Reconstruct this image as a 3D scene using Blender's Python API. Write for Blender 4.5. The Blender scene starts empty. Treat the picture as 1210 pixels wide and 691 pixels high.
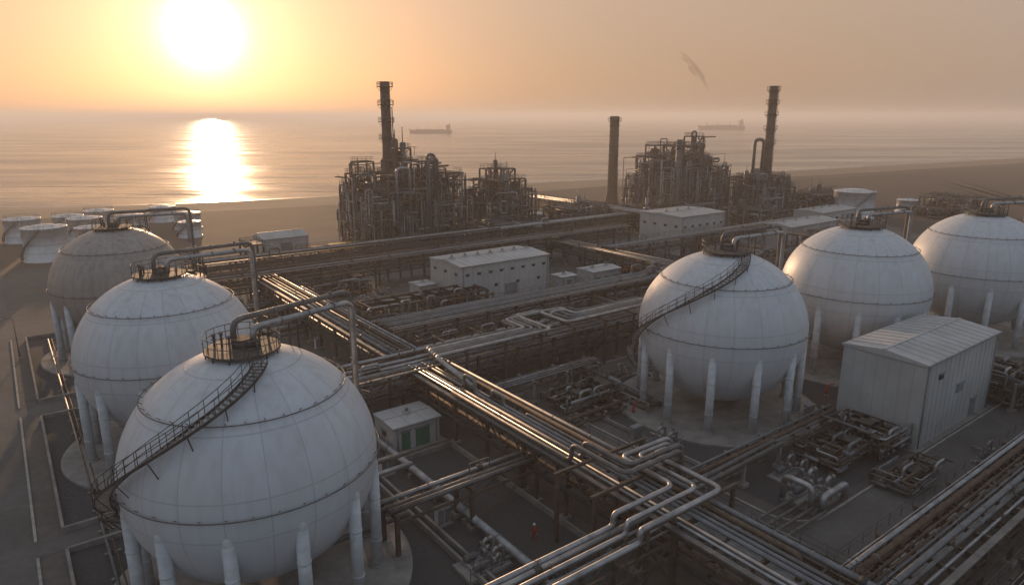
import bpy, math, random
from mathutils import Vector, Matrix
GA=math.atan2(.6,.8)
def g(s,r,z=0.0): return Vector((.8*s-.6*r,.6*s+.8*r,z))
UU=g(1,0); WW=g(0,1)
# ------------------------------------------------------------------ materials
def mk(name,col,rough=.6,metal=0.0,var=.25,scale=1.0,bump=0.0,col2=None,spec=.4,detail=5):
    m=bpy.data.materials.new(name); m.use_nodes=True
    nt=m.node_tree; N=nt.nodes; L=nt.links
    b=N['Principled BSDF']
    b.inputs['Roughness'].default_value=rough; b.inputs['Metallic'].default_value=metal
    b.inputs['Specular IOR Level'].default_value=spec
    tc=N.new('ShaderNodeNewGeometry')
    n=N.new('ShaderNodeTexNoise'); n.inputs['Scale'].default_value=scale; n.inputs['Detail'].default_value=detail
    n.inputs['Roughness'].default_value=.65
    L.new(tc.outputs['Position'],n.inputs['Vector'])
    mr=N.new('ShaderNodeMapRange'); mr.inputs[1].default_value=.3; mr.inputs[2].default_value=.7
    L.new(n.outputs['Fac'],mr.inputs[0])
    mx=N.new('ShaderNodeMix'); mx.data_type='RGBA'
    c2=col2 if col2 else tuple(c*(1-var) for c in col)
    c1=col if col2 else tuple(min(1,c*(1+var*.6)) for c in col)
    mx.inputs[6].default_value=(*c1,1); mx.inputs[7].default_value=(*c2,1)
    L.new(mr.outputs[0],mx.inputs[0]); L.new(mx.outputs[2],b.inputs['Base Color'])
    r2=N.new('ShaderNodeMapRange'); r2.inputs[3].default_value=max(.05,rough-.08); r2.inputs[4].default_value=min(1,rough+.14)
    L.new(n.outputs['Fac'],r2.inputs[0]); L.new(r2.outputs[0],b.inputs['Roughness'])
    if bump>0:
        bp=N.new('ShaderNodeBump'); bp.inputs['Strength'].default_value=bump; bp.inputs['Distance'].default_value=.1
        L.new(n.outputs['Fac'],bp.inputs['Height']); L.new(bp.outputs[0],b.inputs['Normal'])
    return m
def ground_mk(name,c1,c2,fine,big,tint):
    """two-scale mottled ground: fine grain, broad stains and darker oily patches"""
    m=mk(name,c1,.92,0,.3,fine,.35,c2,.3,10); nt=m.node_tree;N=nt.nodes;L=nt.links;b=N['Principled BSDF']
    src=b.inputs['Base Color'].links[0].from_socket
    ge=N.new('ShaderNodeNewGeometry'); n=N.new('ShaderNodeTexNoise'); n.inputs['Scale'].default_value=big; n.inputs['Detail'].default_value=6; n.inputs['Roughness'].default_value=.6; n.inputs['Distortion'].default_value=.6
    L.new(ge.outputs['Position'],n.inputs['Vector'])
    mr=N.new('ShaderNodeMapRange'); mr.inputs[1].default_value=.42; mr.inputs[2].default_value=.66; mr.inputs[3].default_value=0; mr.inputs[4].default_value=.75; L.new(n.outputs['Fac'],mr.inputs[0])
    mx=N.new('ShaderNodeMix'); mx.data_type='RGBA'; L.new(mr.outputs[0],mx.inputs[0]); L.new(src,mx.inputs[6]); mx.inputs[7].default_value=(*tint,1)
    L.new(mx.outputs[2],b.inputs['Base Color']); return m
M={}
M['silver']=mk('insulated_pipe_cladding',(.37,.365,.36),.42,.65,.4,.8)
M['grey']=mk('grey_pipe_paint',(.21,.212,.215),.5,.3,.3,.9)
M['rust']=mk('rusty_pipe',(.13,.088,.062),.8,0,.4,1.5)
M['dark']=mk('dark_steel',(.08,.075,.07),.6,.3,.4,1.2)
M['steel']=mk('galvanised_steel',(.165,.158,.15),.52,.4,.4,1.0)
M['brown']=mk('weathered_steel',(.115,.09,.073),.68,.2,.4,.6)
M['conc']=mk('concrete',(.26,.245,.225),.85,0,.35,.5,.3)
M['wpaint']=mk('white_paint_metal',(.62,.63,.63),.45,0,.22,.5)
M['leg']=mk('leg_paint',(.52,.545,.56),.5,0,.25,.9)
M['wall']=mk('wall_cladding',(.45,.455,.445),.6,0,.16,.25)
M['roof']=mk('roof_sheet',(.45,.45,.44),.5,.1,.22,.2)
M['trim']=mk('trim_grey',(.22,.23,.24),.6,0,.2,.6)
M['glass']=mk('window_dark',(.03,.035,.04),.15,0,.2,.6)
M['green']=mk('green_door',(.04,.17,.11),.5,0,.2,.9)
M['orange']=mk('orange_paint',(.60,.20,.03),.45,0,.2,.9)
M['yellow']=mk('yellow_paint',(.62,.42,.05),.45,0,.2,.9)
M['red']=mk('red_paint',(.36,.03,.02),.45,0,.2,.9)
M['tyre']=mk('tyre_rubber',(.02,.02,.02),.8,0,.2,.9)
M['hull']=mk('ship_hull',(.05,.04,.045),.6,0,.3,.05)
M['grav']=ground_mk('dark_gravel',(.088,.088,.092),(.050,.051,.055),2.5,.09,(.058,.056,.054))
M['asph']=ground_mk('asphalt_road',(.15,.145,.138),(.11,.105,.10),1.2,.12,(.09,.085,.08))
M['kerb']=mk('kerb_concrete',(.36,.34,.31),.85,0,.3,.8)
M['line']=mk('road_marking',(.55,.54,.5),.8,0,.4,1.5)
M['skin']=mk('skin',(.45,.27,.19),.6)
M['cover']=mk('red_coverall',(.28,.045,.03),.8)
M['grate']=mk('floor_grating',(.10,.09,.08),.7,.3,.3,1)
# ------------------------------------------------------------------ mesh builder
class MB:
    def __init__(s): s.v=[];s.f=[];s.m=[];s.sm=[]
    def add(s,vs,fs,m,smooth=False):
        o=len(s.v); s.v.extend([tuple(v) for v in vs])
        for f in fs:
            s.f.append([i+o for i in f]); s.m.append(m); s.sm.append(smooth)
    def box(s,c,size,m,ang=GA):
        ca,sa=math.cos(ang),math.sin(ang); x,y,z=[q/2 for q in size]; vs=[]
        for dz in(-z,z):
            for dx,dy in((-x,-y),(x,-y),(x,y),(-x,y)):
                vs.append((c[0]+dx*ca-dy*sa,c[1]+dx*sa+dy*ca,c[2]+dz))
        s.add(vs,[(3,2,1,0),(4,5,6,7),(0,1,5,4),(1,2,6,5),(2,3,7,6),(3,0,4,7)],m)
    def beam(s,p0,p1,w,m,h=None):
        p0=Vector(p0);p1=Vector(p1);d=p1-p0
        if d.length<1e-4:return
        d.normalize(); h=h or w
        a=d.cross(Vector((0,0,1)))
        if a.length<1e-3: a=UU.copy()
        a.normalize(); b=a.cross(d).normalized()
        vs=[]
        for p in(p0,p1):
            for x,y in((-1,-1),(1,-1),(1,1),(-1,1)): vs.append(p+a*(x*w/2)+b*(y*h/2))
        s.add(vs,[(3,2,1,0),(4,5,6,7),(0,1,5,4),(1,2,6,5),(2,3,7,6),(3,0,4,7)],m)
    def sweep(s,pts,r,m,n=8,cap=True,smooth=True):
        pts=[Vector(p) for p in pts]; k=len(pts)
        if k<2:return
        rs=r if isinstance(r,(list,tuple)) else [r]*k
        t0=(pts[1]-pts[0]).normalized()
        a=t0.cross(Vector((0,0,1)))
        if a.length<1e-3:a=Vector((1,0,0))
        a.normalize(); vs=[]
        for i,p in enumerate(pts):
            if i==0:t=t0
            elif i==k-1:t=(pts[-1]-pts[-2]).normalized()
            else:
                t=((pts[i+1]-p).normalized()+(p-pts[i-1]).normalized())
                t=t.normalized() if t.length>1e-5 else t0
            a=(a-t*a.dot(t))
            if a.length<1e-4:a=t.orthogonal()
            a.normalize(); b=t.cross(a)
            for j in range(n):
                q=2*math.pi*j/n; vs.append(p+(a*math.cos(q)+b*math.sin(q))*rs[i])
        fs=[]
        for i in range(k-1):
            for j in range(n):
                fs.append((i*n+j,i*n+(j+1)%n,(i+1)*n+(j+1)%n,(i+1)*n+j))
        s.add(vs,fs,m,smooth)
        if cap:
            o=len(s.v)-k*n
            s.f.append([o+j for j in range(n)][::-1]);s.m.append(m);s.sm.append(False)
            s.f.append([o+(k-1)*n+j for j in range(n)]);s.m.append(m);s.sm.append(False)
    def cyl(s,p0,p1,r,m,n=8,r2=None): s.sweep([p0,p1],[r,r if r2 is None else r2],m,n)
    def pipe(s,pts,r,m,n=8,bend=None):
        pts=[Vector(p) for p in pts]; bend=bend or r*2.6; out=[pts[0]]
        for i in range(1,len(pts)-1):
            p=pts[i]; d1=pts[i-1]-p; d2=pts[i+1]-p
            bb=min(bend,d1.length*.45,d2.length*.45)
            a=p+d1.normalized()*bb; c=p+d2.normalized()*bb
            for q in(0,.25,.5,.75,1): out.append(a*(1-q)**2+p*(2*q*(1-q))+c*q*q)
        out.append(pts[-1]); s.sweep(out,r,m,n)
    def ring(s,c,R,r,m,n=48,k=5,a0=0,a1=2*math.pi):
        pts=[Vector((c[0]+R*math.cos(a0+(a1-a0)*i/n),c[1]+R*math.sin(a0+(a1-a0)*i/n),c[2])) for i in range(n+1)]
        s.sweep(pts,r,m,k,cap=False)
    def revolve(s,c,prof,m,n=24,smooth=True):
        vs=[];fs=[]
        for (r,z) in prof:
            for j in range(n):
                q=2*math.pi*j/n; vs.append((c[0]+r*math.cos(q),c[1]+r*math.sin(q),c[2]+z))
        for i in range(len(prof)-1):
            for j in range(n): fs.append((i*n+j,i*n+(j+1)%n,(i+1)*n+(j+1)%n,(i+1)*n+j))
        s.add(vs,fs,m,smooth)
    def vessel(s,p0,p1,r,m,n=14):
        p0=Vector(p0);p1=Vector(p1);d=(p1-p0).normalized()
        s.sweep([p0-d*r*.5,p0-d*r*.42,p0-d*r*.25,p0,p1,p1+d*r*.25,p1+d*r*.42,p1+d*r*.5],[r*.05,r*.5,r*.85,r,r,r*.85,r*.5,r*.05],m,n)
    def rail(s,pts,m,h=1.1,r=.03,step=2.0,closed=False):
        pts=[Vector(p) for p in pts]
        if closed:pts=pts+[pts[0]]
        up=Vector((0,0,1))
        for k in(h,h*.55): s.sweep([p+up*k for p in pts],r,m,4,cap=False)
        acc=0;s.cyl(pts[0],pts[0]+up*h,r,m,4)
        for a,b in zip(pts[:-1],pts[1:]):
            L=(b-a).length; q=step-acc
            while q<L:
                p=a.lerp(b,q/L); s.cyl(p,p+up*h,r,m,4); q+=step
            acc=(acc+L)%step
    def obj(s,name,origin=(0,0,0),parent=None,mats=None):
        o=Vector(origin)
        me=bpy.data.meshes.new(name)
        me.from_pydata([(v[0]-o[0],v[1]-o[1],v[2]-o[2]) for v in s.v],[],s.f)
        if mats: 
            for mm in mats: me.materials.append(mm)
            me.polygons.foreach_set('material_index',[0]*len(s.f))
        else:
            used=sorted(set(s.m)); mp={u:i for i,u in enumerate(used)}
            for u in used: me.materials.append(M[u])
            me.polygons.foreach_set('material_index',[mp[u] for u in s.m])
        me.polygons.foreach_set('use_smooth',s.sm)
        me.update()
        ob=bpy.data.objects.new(name,me); bpy.context.collection.objects.link(ob)
        if parent: ob.parent=parent; ob.location=o-parent.location
        else: ob.location=o
        return ob
def empty(name,loc):
    e=bpy.data.objects.new(name,None); e.location=loc; e.empty_display_size=1
    bpy.context.collection.objects.link(e); return e
def sheet(name,pts,z,mat):
    me=bpy.data.meshes.new(name); me.from_pydata([(p[0],p[1],z) for p in pts],[],[list(range(len(pts)))])
    me.materials.append(mat); ob=bpy.data.objects.new(name,me); bpy.context.collection.objects.link(ob); return ob
def gsheet(name,s0,s1,r0,r1,z,mat): return sheet(name,[g(s0,r0),g(s1,r0),g(s1,r1),g(s0,r1)],z,mat)
# ------------------------------------------------------------------ tank shell material
def shellmat(name,base,stain,amount,Rr):
    m=bpy.data.materials.new(name); m.use_nodes=True; nt=m.node_tree;N=nt.nodes;L=nt.links;b=N['Principled BSDF']
    tc=N.new('ShaderNodeTexCoord'); sp=N.new('ShaderNodeSeparateXYZ'); L.new(tc.outputs['Object'],sp.inputs[0])
    def mth(op,a,bv=None,c=None):
        n=N.new('ShaderNodeMath'); n.operation=op
        for i,x in enumerate((a,bv,c)):
            if x is None: continue
            if isinstance(x,(int,float)): n.inputs[i].default_value=x
            else: L.new(x,n.inputs[i])
        return n.outputs[0]
    lon=mth('ARCTAN2',sp.outputs[1],sp.outputs[0])
    lonn=mth('MULTIPLY',lon,20/(2*math.pi))
    fr=mth('FRACT',lonn); fr=mth('ABSOLUTE',mth('SUBTRACT',fr,.5))
    hr=mth('POWER',mth('ADD',mth('MULTIPLY',sp.outputs[0],sp.outputs[0]),mth('MULTIPLY',sp.outputs[1],sp.outputs[1])),.5)
    w=mth('DIVIDE',.04,mth('MAXIMUM',hr,.5))
    seam=mth('LESS_THAN',fr,mth('MULTIPLY',w,20/(2*math.pi)))
    seam=mth('MULTIPLY',seam,mth('LESS_THAN',sp.outputs[2],Rr*.9))
    lat=mth('ABSOLUTE',sp.outputs[2])
    s2=mth('LESS_THAN',mth('ABSOLUTE',mth('SUBTRACT',lat,Rr*.60)),.045)
    s3=mth('LESS_THAN',mth('ABSOLUTE',mth('SUBTRACT',lat,Rr*.16)),.045)
    s4=mth('LESS_THAN',mth('ABSOLUTE',mth('SUBTRACT',lat,Rr*.9)),.03)
    sm=mth('MAXIMUM',mth('MAXIMUM',seam,s4),mth('MAXIMUM',s2,s3))
    cell=N.new('ShaderNodeCombineXYZ'); L.new(mth('FLOOR',mth('ADD',lonn,.5)),cell.inputs[0]); L.new(mth('FLOOR',mth('DIVIDE',mth('ADD',sp.outputs[2],Rr*1.28),Rr*.44)),cell.inputs[1])
    wn=N.new('ShaderNodeTexWhiteNoise'); L.new(cell.outputs[0],wn.inputs['Vector'])
    cb=N.new('ShaderNodeCombineXYZ'); L.new(mth('MULTIPLY',sp.outputs[0],1.0),cb.inputs[0]); L.new(sp.outputs[1],cb.inputs[1]); L.new(mth('MULTIPLY',sp.outputs[2],.09),cb.inputs[2])
    n1=N.new('ShaderNodeTexNoise'); n1.inputs['Scale'].default_value=1.7; n1.inputs['Detail'].default_value=7; L.new(cb.outputs[0],n1.inputs['Vector'])
    n2=N.new('ShaderNodeTexNoise'); n2.inputs['Scale'].default_value=.3; n2.inputs['Detail'].default_value=7; n2.inputs['Roughness'].default_value=.6; L.new(tc.outputs['Object'],n2.inputs['Vector'])
    top=N.new('ShaderNodeMapRange'); top.inputs[1].default_value=-Rr*.2; top.inputs[2].default_value=Rr; top.inputs[3].default_value=.45; top.inputs[4].default_value=1
    L.new(sp.outputs[2],top.inputs[0])
    st=N.new('ShaderNodeMapRange'); st.inputs[1].default_value=.45; st.inputs[2].default_value=.85; L.new(n1.outputs['Fac'],st.inputs[0])
    st2=N.new('ShaderNodeMapRange'); st2.inputs[1].default_value=.3; st2.inputs[2].default_value=.8; L.new(n2.outputs['Fac'],st2.inputs[0])
    f=mth('MULTIPLY',mth('MULTIPLY',st.outputs[0],top.outputs[0]),amount)
    f=mth('ADD',f,mth('MULTIPLY',st2.outputs[0],amount*.4))
    f=mth('MINIMUM',mth('ADD',f,mth('MULTIPLY',wn.outputs['Value'],.12)),1.0)
    mx=N.new('ShaderNodeMix'); mx.data_type='RGBA'; mx.inputs[6].default_value=(*base,1); mx.inputs[7].default_value=(*stain,1); L.new(f,mx.inputs[0])
    mx2=N.new('ShaderNodeMix'); mx2.data_type='RGBA'; mx2.inputs[7].default_value=(*[c*.5 for c in base],1)
    L.new(mx.outputs[2],mx2.inputs[6]); L.new(mth('MULTIPLY',sm,.45),mx2.inputs[0])
    L.new(mx2.outputs[2],b.inputs['Base Color'])
    rr=N.new('ShaderNodeMapRange'); rr.inputs[3].default_value=.34; rr.inputs[4].default_value=.58; L.new(n2.outputs['Fac'],rr.inputs[0]); L.new(rr.outputs[0],b.inputs['Roughness'])
    bp=N.new('ShaderNodeBump'); bp.inputs['Strength'].default_value=.35; bp.inputs['Distance'].default_value=.08
    L.new(mth('ADD',mth('MULTIPLY',n2.outputs['Fac'],.6),mth('MULTIPLY',sm,.4)),bp.inputs['Height']); L.new(bp.outputs[0],b.inputs['Normal'])
    b.inputs['Specular IOR Level'].default_value=.45
    return m
def spherical_tank(S,Rr_,r_h,r_z,zc,stain,azs,aze,seed,dirt,pdir=37,base=(.57,.605,.64)):
    R=random.Random(seed)
    c=g(S,Rr_,0); C=c+Vector((0,0,zc))
    e=empty('spherical_tank',c)
    mb=MB(); prof=[]
    K=48
    for i in range(K+1):
        a=-math.pi/2+math.pi*i/K; prof.append((max(.01,r_h*math.cos(a)),r_z*math.sin(a)))
    mb.revolve(C,prof,'wpaint',96)
    sm=shellmat('tank_shell_paint',base,stain,dirt,r_z)
    mb.obj('shell',C,e,[sm])
    mb=MB()
    nl=12
    for i in range(nl):
        a=2*math.pi*(i+.3)/nl
        p=c+Vector((math.cos(a),math.sin(a),0))*(r_h*.955)
        mb.cyl(p+Vector((0,0,.3)),p+Vector((0,0,zc-1.6)),.46,'leg',14)
        mb.revolve(p+Vector((0,0,zc-1.6)),[(.46,0),(.44,.35),(.3,.7),(.02,.85)],'leg',14)
        mb.cyl(p,p+Vector((0,0,.6)),.62,'conc',12)
        for zf in(.25,.6): mb.cyl(p+Vector((0,0,zc*zf)),p+Vector((0,0,zc*zf+.1)),.50,'leg',14)
    mb.obj('legs',c,e)
    mb=MB(); mb.revolve(c,[(r_h+2.4,.0),(r_h+2.4,.28),(r_h+2.3,.34),(.01,.42)],'conc',64,False)
    mb.obj('concrete_pad',c,e)
    mb=MB()
    for lat in(.02,.66):
        a=math.asin(lat); rr=r_h*math.cos(a)+.22; z=zc+r_z*lat+.1
        mb.ring((c[0],c[1],z),rr,.045,'steel',72,5)
        for i in range(36):
            q=2*math.pi*i/36; d=Vector((math.cos(q),math.sin(q),0)); p=c+d*rr+Vector((0,0,z))
            mb.beam(p-d*.25,p+Vector((0,0,.2)),.05,'steel')
    mb.obj('sprinkler_ring',c,e)
    mb=MB()
    pts=[];up=Vector((0,0,1))
    az0,az1=math.radians(azs),math.radians(aze)
    n=46; lat0=math.radians(-14); lat1=math.radians(72)
    for i in range(n+1):
        t=i/n; la=lat0+(lat1-lat0)*(t**.95); az=az0+(az1-az0)*(t**1.1)
        rh=r_h*math.cos(la)+.3*math.cos(la)+.05; z=zc+(r_z+.3)*math.sin(la)
        pts.append(Vector((c[0]+rh*math.cos(az),c[1]+rh*math.sin(az),z)))
    sgn=1 if az1>az0 else -1
    low=[];az=az0;z=pts[0].z; rr=(pts[0]-C); rad=math.hypot(rr.x,rr.y)
    while z>.6:
        z-=.25; az-=sgn*.30/rad; low.append(Vector((c[0]+(rad+.3)*math.cos(az),c[1]+(rad+.3)*math.sin(az),z)))
    allp=low[::-1]+pts
    inn=[];out=[]
    for i,p in enumerate(allp):
        T=(allp[min(i+1,len(allp)-1)]-allp[max(i-1,0)]).normalized()
        W=T.cross(up); W.normalize()
        if W.dot(p-C)<0 and i<len(allp)*.8: W=-W
        if i and W.dot(prevW)<0: W=-W
        prevW=W
        inn.append(p+W*.1); out.append(p+W*1.05)
    for P in(inn,out):
        for a,b in zip(P[:-1],P[1:]): mb.beam(a,b,.06,'dark',.19)
        mb.rail(P,'dark',1.1,.028,1.1)
    for i in range(len(allp)-1):
        a=inn[i].lerp(inn[i+1],.5);b=out[i].lerp(out[i+1],.5)
        mb.beam(a,b,.22,'steel',.05)
        if i%6==0: mb.beam(out[i]-up*.1,C+(out[i]-up*1.3-C)*( .93),.06,'dark')
    mb.obj('staircase',c,e)
    mb=MB(); zt=zc+r_z
    PR=r_h*.29
    mb.revolve((c[0],c[1],zt),[(.01,.12),(PR,.12),(PR,-.02),(.01,-.02)],'grate',32,False)
    for i in range(12):
        q=2*math.pi*i/12; d=Vector((math.cos(q),math.sin(q),0))
        zz=zc+r_z*math.sqrt(max(0,1-(PR*.95/r_h)**2)); 
        mb.cyl(c+d*PR*.95+up*(zz-.05),c+d*PR*.95+up*(zt+.0),.06,'dark',5)
    cir=[c+Vector((math.cos(2*math.pi*i/28),math.sin(2*math.pi*i/28),0))*PR+up*(zt+.12) for i in range(28)]
    mb.rail(cir,'steel',1.1,.033,.9,True)
    mb.cyl(c+up*zt,c+up*(zt+.7),.55,'steel',16); mb.cyl(c+up*(zt+.7),c+up*(zt+.8),.72,'rust',16)
    for i in range(7):
        q=R.uniform(0,6.28);rr=R.uniform(.9,PR*.85);p=c+Vector((math.cos(q)*rr,math.sin(q)*rr,zt+.12)); h=R.uniform(.5,1.2)
        mb.cyl(p,p+up*h,.09,R.choice(['rust','steel','brown']),8); mb.cyl(p+up*h*.6,p+up*(h*.6+.06),.2,'rust',10); mb.box(p+up*h,(.22,.22,.2),R.choice(['steel','steel','rust']))
        mb.ring(p+up*(h+.1),.16,.025,'rust',10,4)
    mb.obj('top_platform',c,e)
    mb=MB(); pa=math.radians(pdir); D=Vector((math.cos(pa),math.sin(pa),0)); E=Vector((-math.sin(pa),math.cos(pa),0))
    def Q(a,o,z): return c+D*a+E*o+up*z
    for k,(o,h,ext,rd) in enumerate(((-.5,1.5,1.2,.24),(.5,2.1,2.0,.22))):
        L=r_h+ext; ed=Q(L,o,3.9+k*.5)
        mb.pipe([Q(.6-k*.9,o,zt+.1),Q(.6-k*.9,o,zt+h),Q(L,o,zt+h-.25),ed,ed+UU*5],rd,'steel' if k else 'silver',12,.95)
        for f in(.3,.55,.8): 
            p=Q(L*f,o,zt+h-.12); mb.cyl(p-D*.06,p+D*.06,rd+.07,'grey',12)
        for z in(7,11,15): 
            p=Q(L,o,z); mb.cyl(p,p+up*.12,rd+.07,'grey',12)
    for L in(r_h+1.0,r_h+2.3):
        for o in(-1.1,1.0): mb.cyl(Q(L,o,0),Q(L,o,zt-6),.09,'dark',6)
        for z in(4,8,12): mb.beam(Q(L,-1.1,z),Q(L,1.0,z),.12,'dark')
    f0=.5
    zs=zc+r_z*math.sqrt(1-f0*f0)
    for o,hh in((-.5,1.3),(.5,1.9)): mb.cyl(Q(r_h*f0,o,zs-.1),Q(r_h*f0,o,zt+hh),.07,'dark',6)
    mb.obj('overhead_pipes',c,e)
    mb=MB(); 
    mb.pipe([c+up*(zc-r_z+.2),c+up*1.0,g(S+6,Rr_,1.0),g(S+r_h+3.5,Rr_,1.0)],.28,'steel',10)
    mb.obj('outlet_pipe',c,e)
BR=(.33,.30,.27)
spherical_tank(12.5,49.1,9.1,8.6,10.6,BR,-154,-58,1,.42,57)
spherical_tank(12.5,79.1,9.1,8.6,10.6,BR,-230,-300,2,.5,50)
spherical_tank(13,117,9.3,8.8,10.6,(.20,.165,.135),-230,-300,3,.85,42,(.36,.33,.30))
spherical_tank(69.1,49.1,10,9.2,10.6,BR,-178,-78,4,.42,37)
spherical_tank(98,47.5,10,9.2,11.2,BR,-250,-330,5,.42,30)
spherical_tank(127,42,10,9.2,11.2,BR,-250,-330,6,.42,25)
# ------------------------------------------------------------------ pipe racks
def rack(ax,fix,t0,t1,width,levels,seed,bay=6.0,tray=True,wt=None,rmax=.27):
    R=random.Random(seed); mb=MB()
    def P(t,o,z): return g(t,fix+o,z) if ax=='u' else g(fix+o,t,z)
    n=max(1,round((t1-t0)/bay)); st=(t1-t0)/n; zt=levels[-1]
    for i in range(n+1):
        t=t0+i*st
        for o in(-width/2,width/2):
            mb.beam(P(t,o,0),P(t,o,zt+.1),.34,'conc' if zt<4 else 'brown')
            mb.box(P(t,o,.2),(.9,.9,.4),'conc')
        for z in levels:
            mb.beam(P(t,-width/2-.3,z-.17),P(t,width/2+.3,z-.17),.26,'brown',.34)
        if i<n and i%3==1 and zt>3:
            for o in(-width/2,width/2):
                mb.beam(P(t,o,.6),P(t+st,o,zt-.4),.12,'brown'); 
    for z in levels:
        for o in(-width/2,width/2): mb.beam(P(t0,o,z-.62),P(t1,o,z-.62),.16,'brown',.26)
        t=t0+st/2
        while t<t1: mb.beam(P(t,-width/2,z-.12),P(t,width/2,z-.12),.16,'brown',.2); t+=st
    if zt>4.5:
        for o in(-width/2-.12,width/2+.12):
            t=t0;k=0
            while t<t1-1.4:
                za,zb=(zt-1.7,zt-.5) if k%2 else (zt-.5,zt-1.7)
                mb.beam(P(t,o,za),P(t+1.5,o,zb),.09,'brown'); t+=1.5;k+=1
            mb.beam(P(t0,o,zt-1.75),P(t1,o,zt-1.75),.12,'brown')
    pp=wt or ['silver']*4+['grey']*4+['rust']*2+['steel']*3
    for li,z in enumerate(levels):
        o=-width/2+.3
        while o<width/2-.2:
            r=R.choice([.05,.07,.09,.13,.17,.2,.24,rmax]); r=min(r,rmax)
            o+=r
            if o+r>width/2: break
            m=R.choice(pp); zz=z+r+.02
            a=t0-R.choice([0,.4,.8]);b=t1+R.choice([0,.4,.8])
            q=R.random()
            if q<.12: a=t0+R.uniform(.1,.5)*(t1-t0)
            elif q<.24: b=t1-R.uniform(.1,.5)*(t1-t0)
            pts=[P(a,o,zz)]
            if q<.12: pts=[P(a,o,.3),P(a,o,zz)]
            if R.random()<.22 and b-a>14:
                tc=R.uniform(a+5,b-5); h=R.uniform(.8,1.7)
                pts+=[P(tc-1.1,o,zz),P(tc-1.1,o,zz+h),P(tc+1.1,o,zz+h),P(tc+1.1,o,zz)]
            pts.append(P(b,o,zz))
            if .12<q<.24: pts.append(P(b,o,.3))
            mb.pipe(pts,r,m,8)
            t=a+R.uniform(1,6)
            while t<b:
                if len(pts)==2:
                    q2=R.random()
                    if q2<.5: mb.cyl(P(t-.05,o,zz),P(t+.05,o,zz),r+.06,'grey',8)
                    elif q2<.62 and r>.08:
                        mb.cyl(P(t-.25,o,zz),P(t+.25,o,zz),r+.09,'dark',8); mb.cyl(P(t,o,zz),P(t,o,zz+r+.55),.04,'dark',5); mb.ring(P(t,o,zz+r+.55),.2,.03,'rust',10,4)
                t+=R.uniform(3,8)
            o+=r+R.uniform(.12,.42)
    if tray:
        z=levels[-1]+.15
        for o in(-width/2-.45,): 
            mb.beam(P(t0,o,z),P(t1,o,z),.5,'steel',.14)
            mb.beam(P(t0,o,levels[0]),P(t1,o,levels[0]),.4,'dark',.12)
        mb.rail([P(t0,width/2+.25,z-.1),P(t1,width/2+.25,z-.1)],'dark',1.0,.03,2)
    return mb.obj('pipe_rack')
FAR=['silver']*2+['rust']*3+['steel']*3+['brown']*2
rack('w',39.5,4,72,5.2,[3.4,5.6],11)
rack('w',39.5,75.5,136,4.6,[3.4,5.4],12)
rack('u',72,21,84,6.5,[3.6,5.9],13)
rack('u',64.5,45,62,3.0,[3.0],31,tray=False)
rack('u',79.5,44,82,4.0,[3.8],14)
rack('u',89,43,112,4.5,[3.2,5.2],15)
rack('u',98,44,80,3.0,[3.0],32,tray=False)
rack('u',132,20,137,6,[4,6.4],16,wt=FAR)
rack('u',46.2,22,36.6,2.6,[4.0],17,tray=False)
rack('u',30.3,6,36.6,3.4,[5.4],18,tray=False,wt=['silver']*3+['steel'])
rack('u',17.0,43,130,5.0,[3.0,5.0],19)
rack('u',10.0,43,130,4.2,[4.4],20)
rack('u',36.0,42.5,73,2.2,[2.8],21,tray=False)
rack('w',61,52,70,2.6,[1.2],22,tray=False,bay=3)
rack('u',55.0,45,58,1.6,[1.0],24,tray=False,bay=3)
rack('w',85,54,88,3.4,[3.4],25,tray=False)
rack('w',112,50,130,4,[3.4,5.2],26)
rack('u',150,20,200,5,[4,6],27,wt=FAR)
rack('u',112,112,190,4,[4,6],28)
rack('w',150,70,112,4,[4],29,tray=False)
rack('u',24,96.5,140,3,[3.6],30,tray=False)
rack('w',160,132,200,5,[4,6.5],33,wt=FAR)
rack('u',105,20,37,2.6,[2.6],34,tray=False)
rack('u',121,20,37,2.6,[2.6],35,tray=False)
rack('w',30,67,98,1.8,[.8],36,tray=False,bay=3)
mb=MB()
for i in range(5):
    r=.24-.02*(i%3); d=i*.66; z=6.9
    mb.pipe([g(7,28.8+d,5.9),g(33.0,28.8+d,5.9),g(33.0,28.8+d,z),g(42.4-d,28.8+d,z),g(42.4-d,36.0+d*.5,z),g(44.6+d*.6,36.0+d*.5,z),g(44.6+d*.6,36.0+d*.5,1.0),g(50+d,36.0+d*.5,1.0)] if i%2==0 else
            [g(36.2+d*.9,60,6.1),g(36.2+d*.9,40.5-d*.2,6.1),g(36.2+d*.9,40.5-d*.2,7.8),g(36.2+d*.9,33.5+d*.6,7.8),g(43.2+d*.7,33.5+d*.6,7.8),g(43.2+d*.7,33.5+d*.6,3.2),g(60,34.0+.4*i,3.2)],r,'silver' if i%2==0 else 'steel',10,.85)
for s_ in(34,44.2):
    for r_ in(29.0,34.5,39): mb.beam(g(s_,r_,0),g(s_,r_,6.6),.3,'brown')
for r_ in(29.0,34.5,39): mb.beam(g(33.6,r_,6.5),g(44.6,r_,6.5),.26,'brown')
mb.obj('pipe_loop')
mb=MB()
for i in range(5):
    r=.27-.03*(i%3); d=i*.85
    mb.pipe([g(39.5+d*.2,60+d,6.1),g(39.5+d*.2,68.3+d,7.2),g(58-d,68.3+d,7.2),g(58-d,76.5-d*.3,7.2),g(62+d*1.5,76.5-d*.3,7.2),g(62+d*1.5,69.5+d,7.2),g(80,69.5+d,7.2)],r,['silver','steel','grey'][i%3],10,.9)
for s_ in range(44,80,6):
    for r_ in(68,76): mb.beam(g(s_,r_,0),g(s_,r_,6.9),.28,'brown')
    mb.beam(g(s_,67.5,6.8),g(s_,76.5,6.8),.24,'brown')
mb.obj('pipe_loop')
mb=MB()
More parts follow.
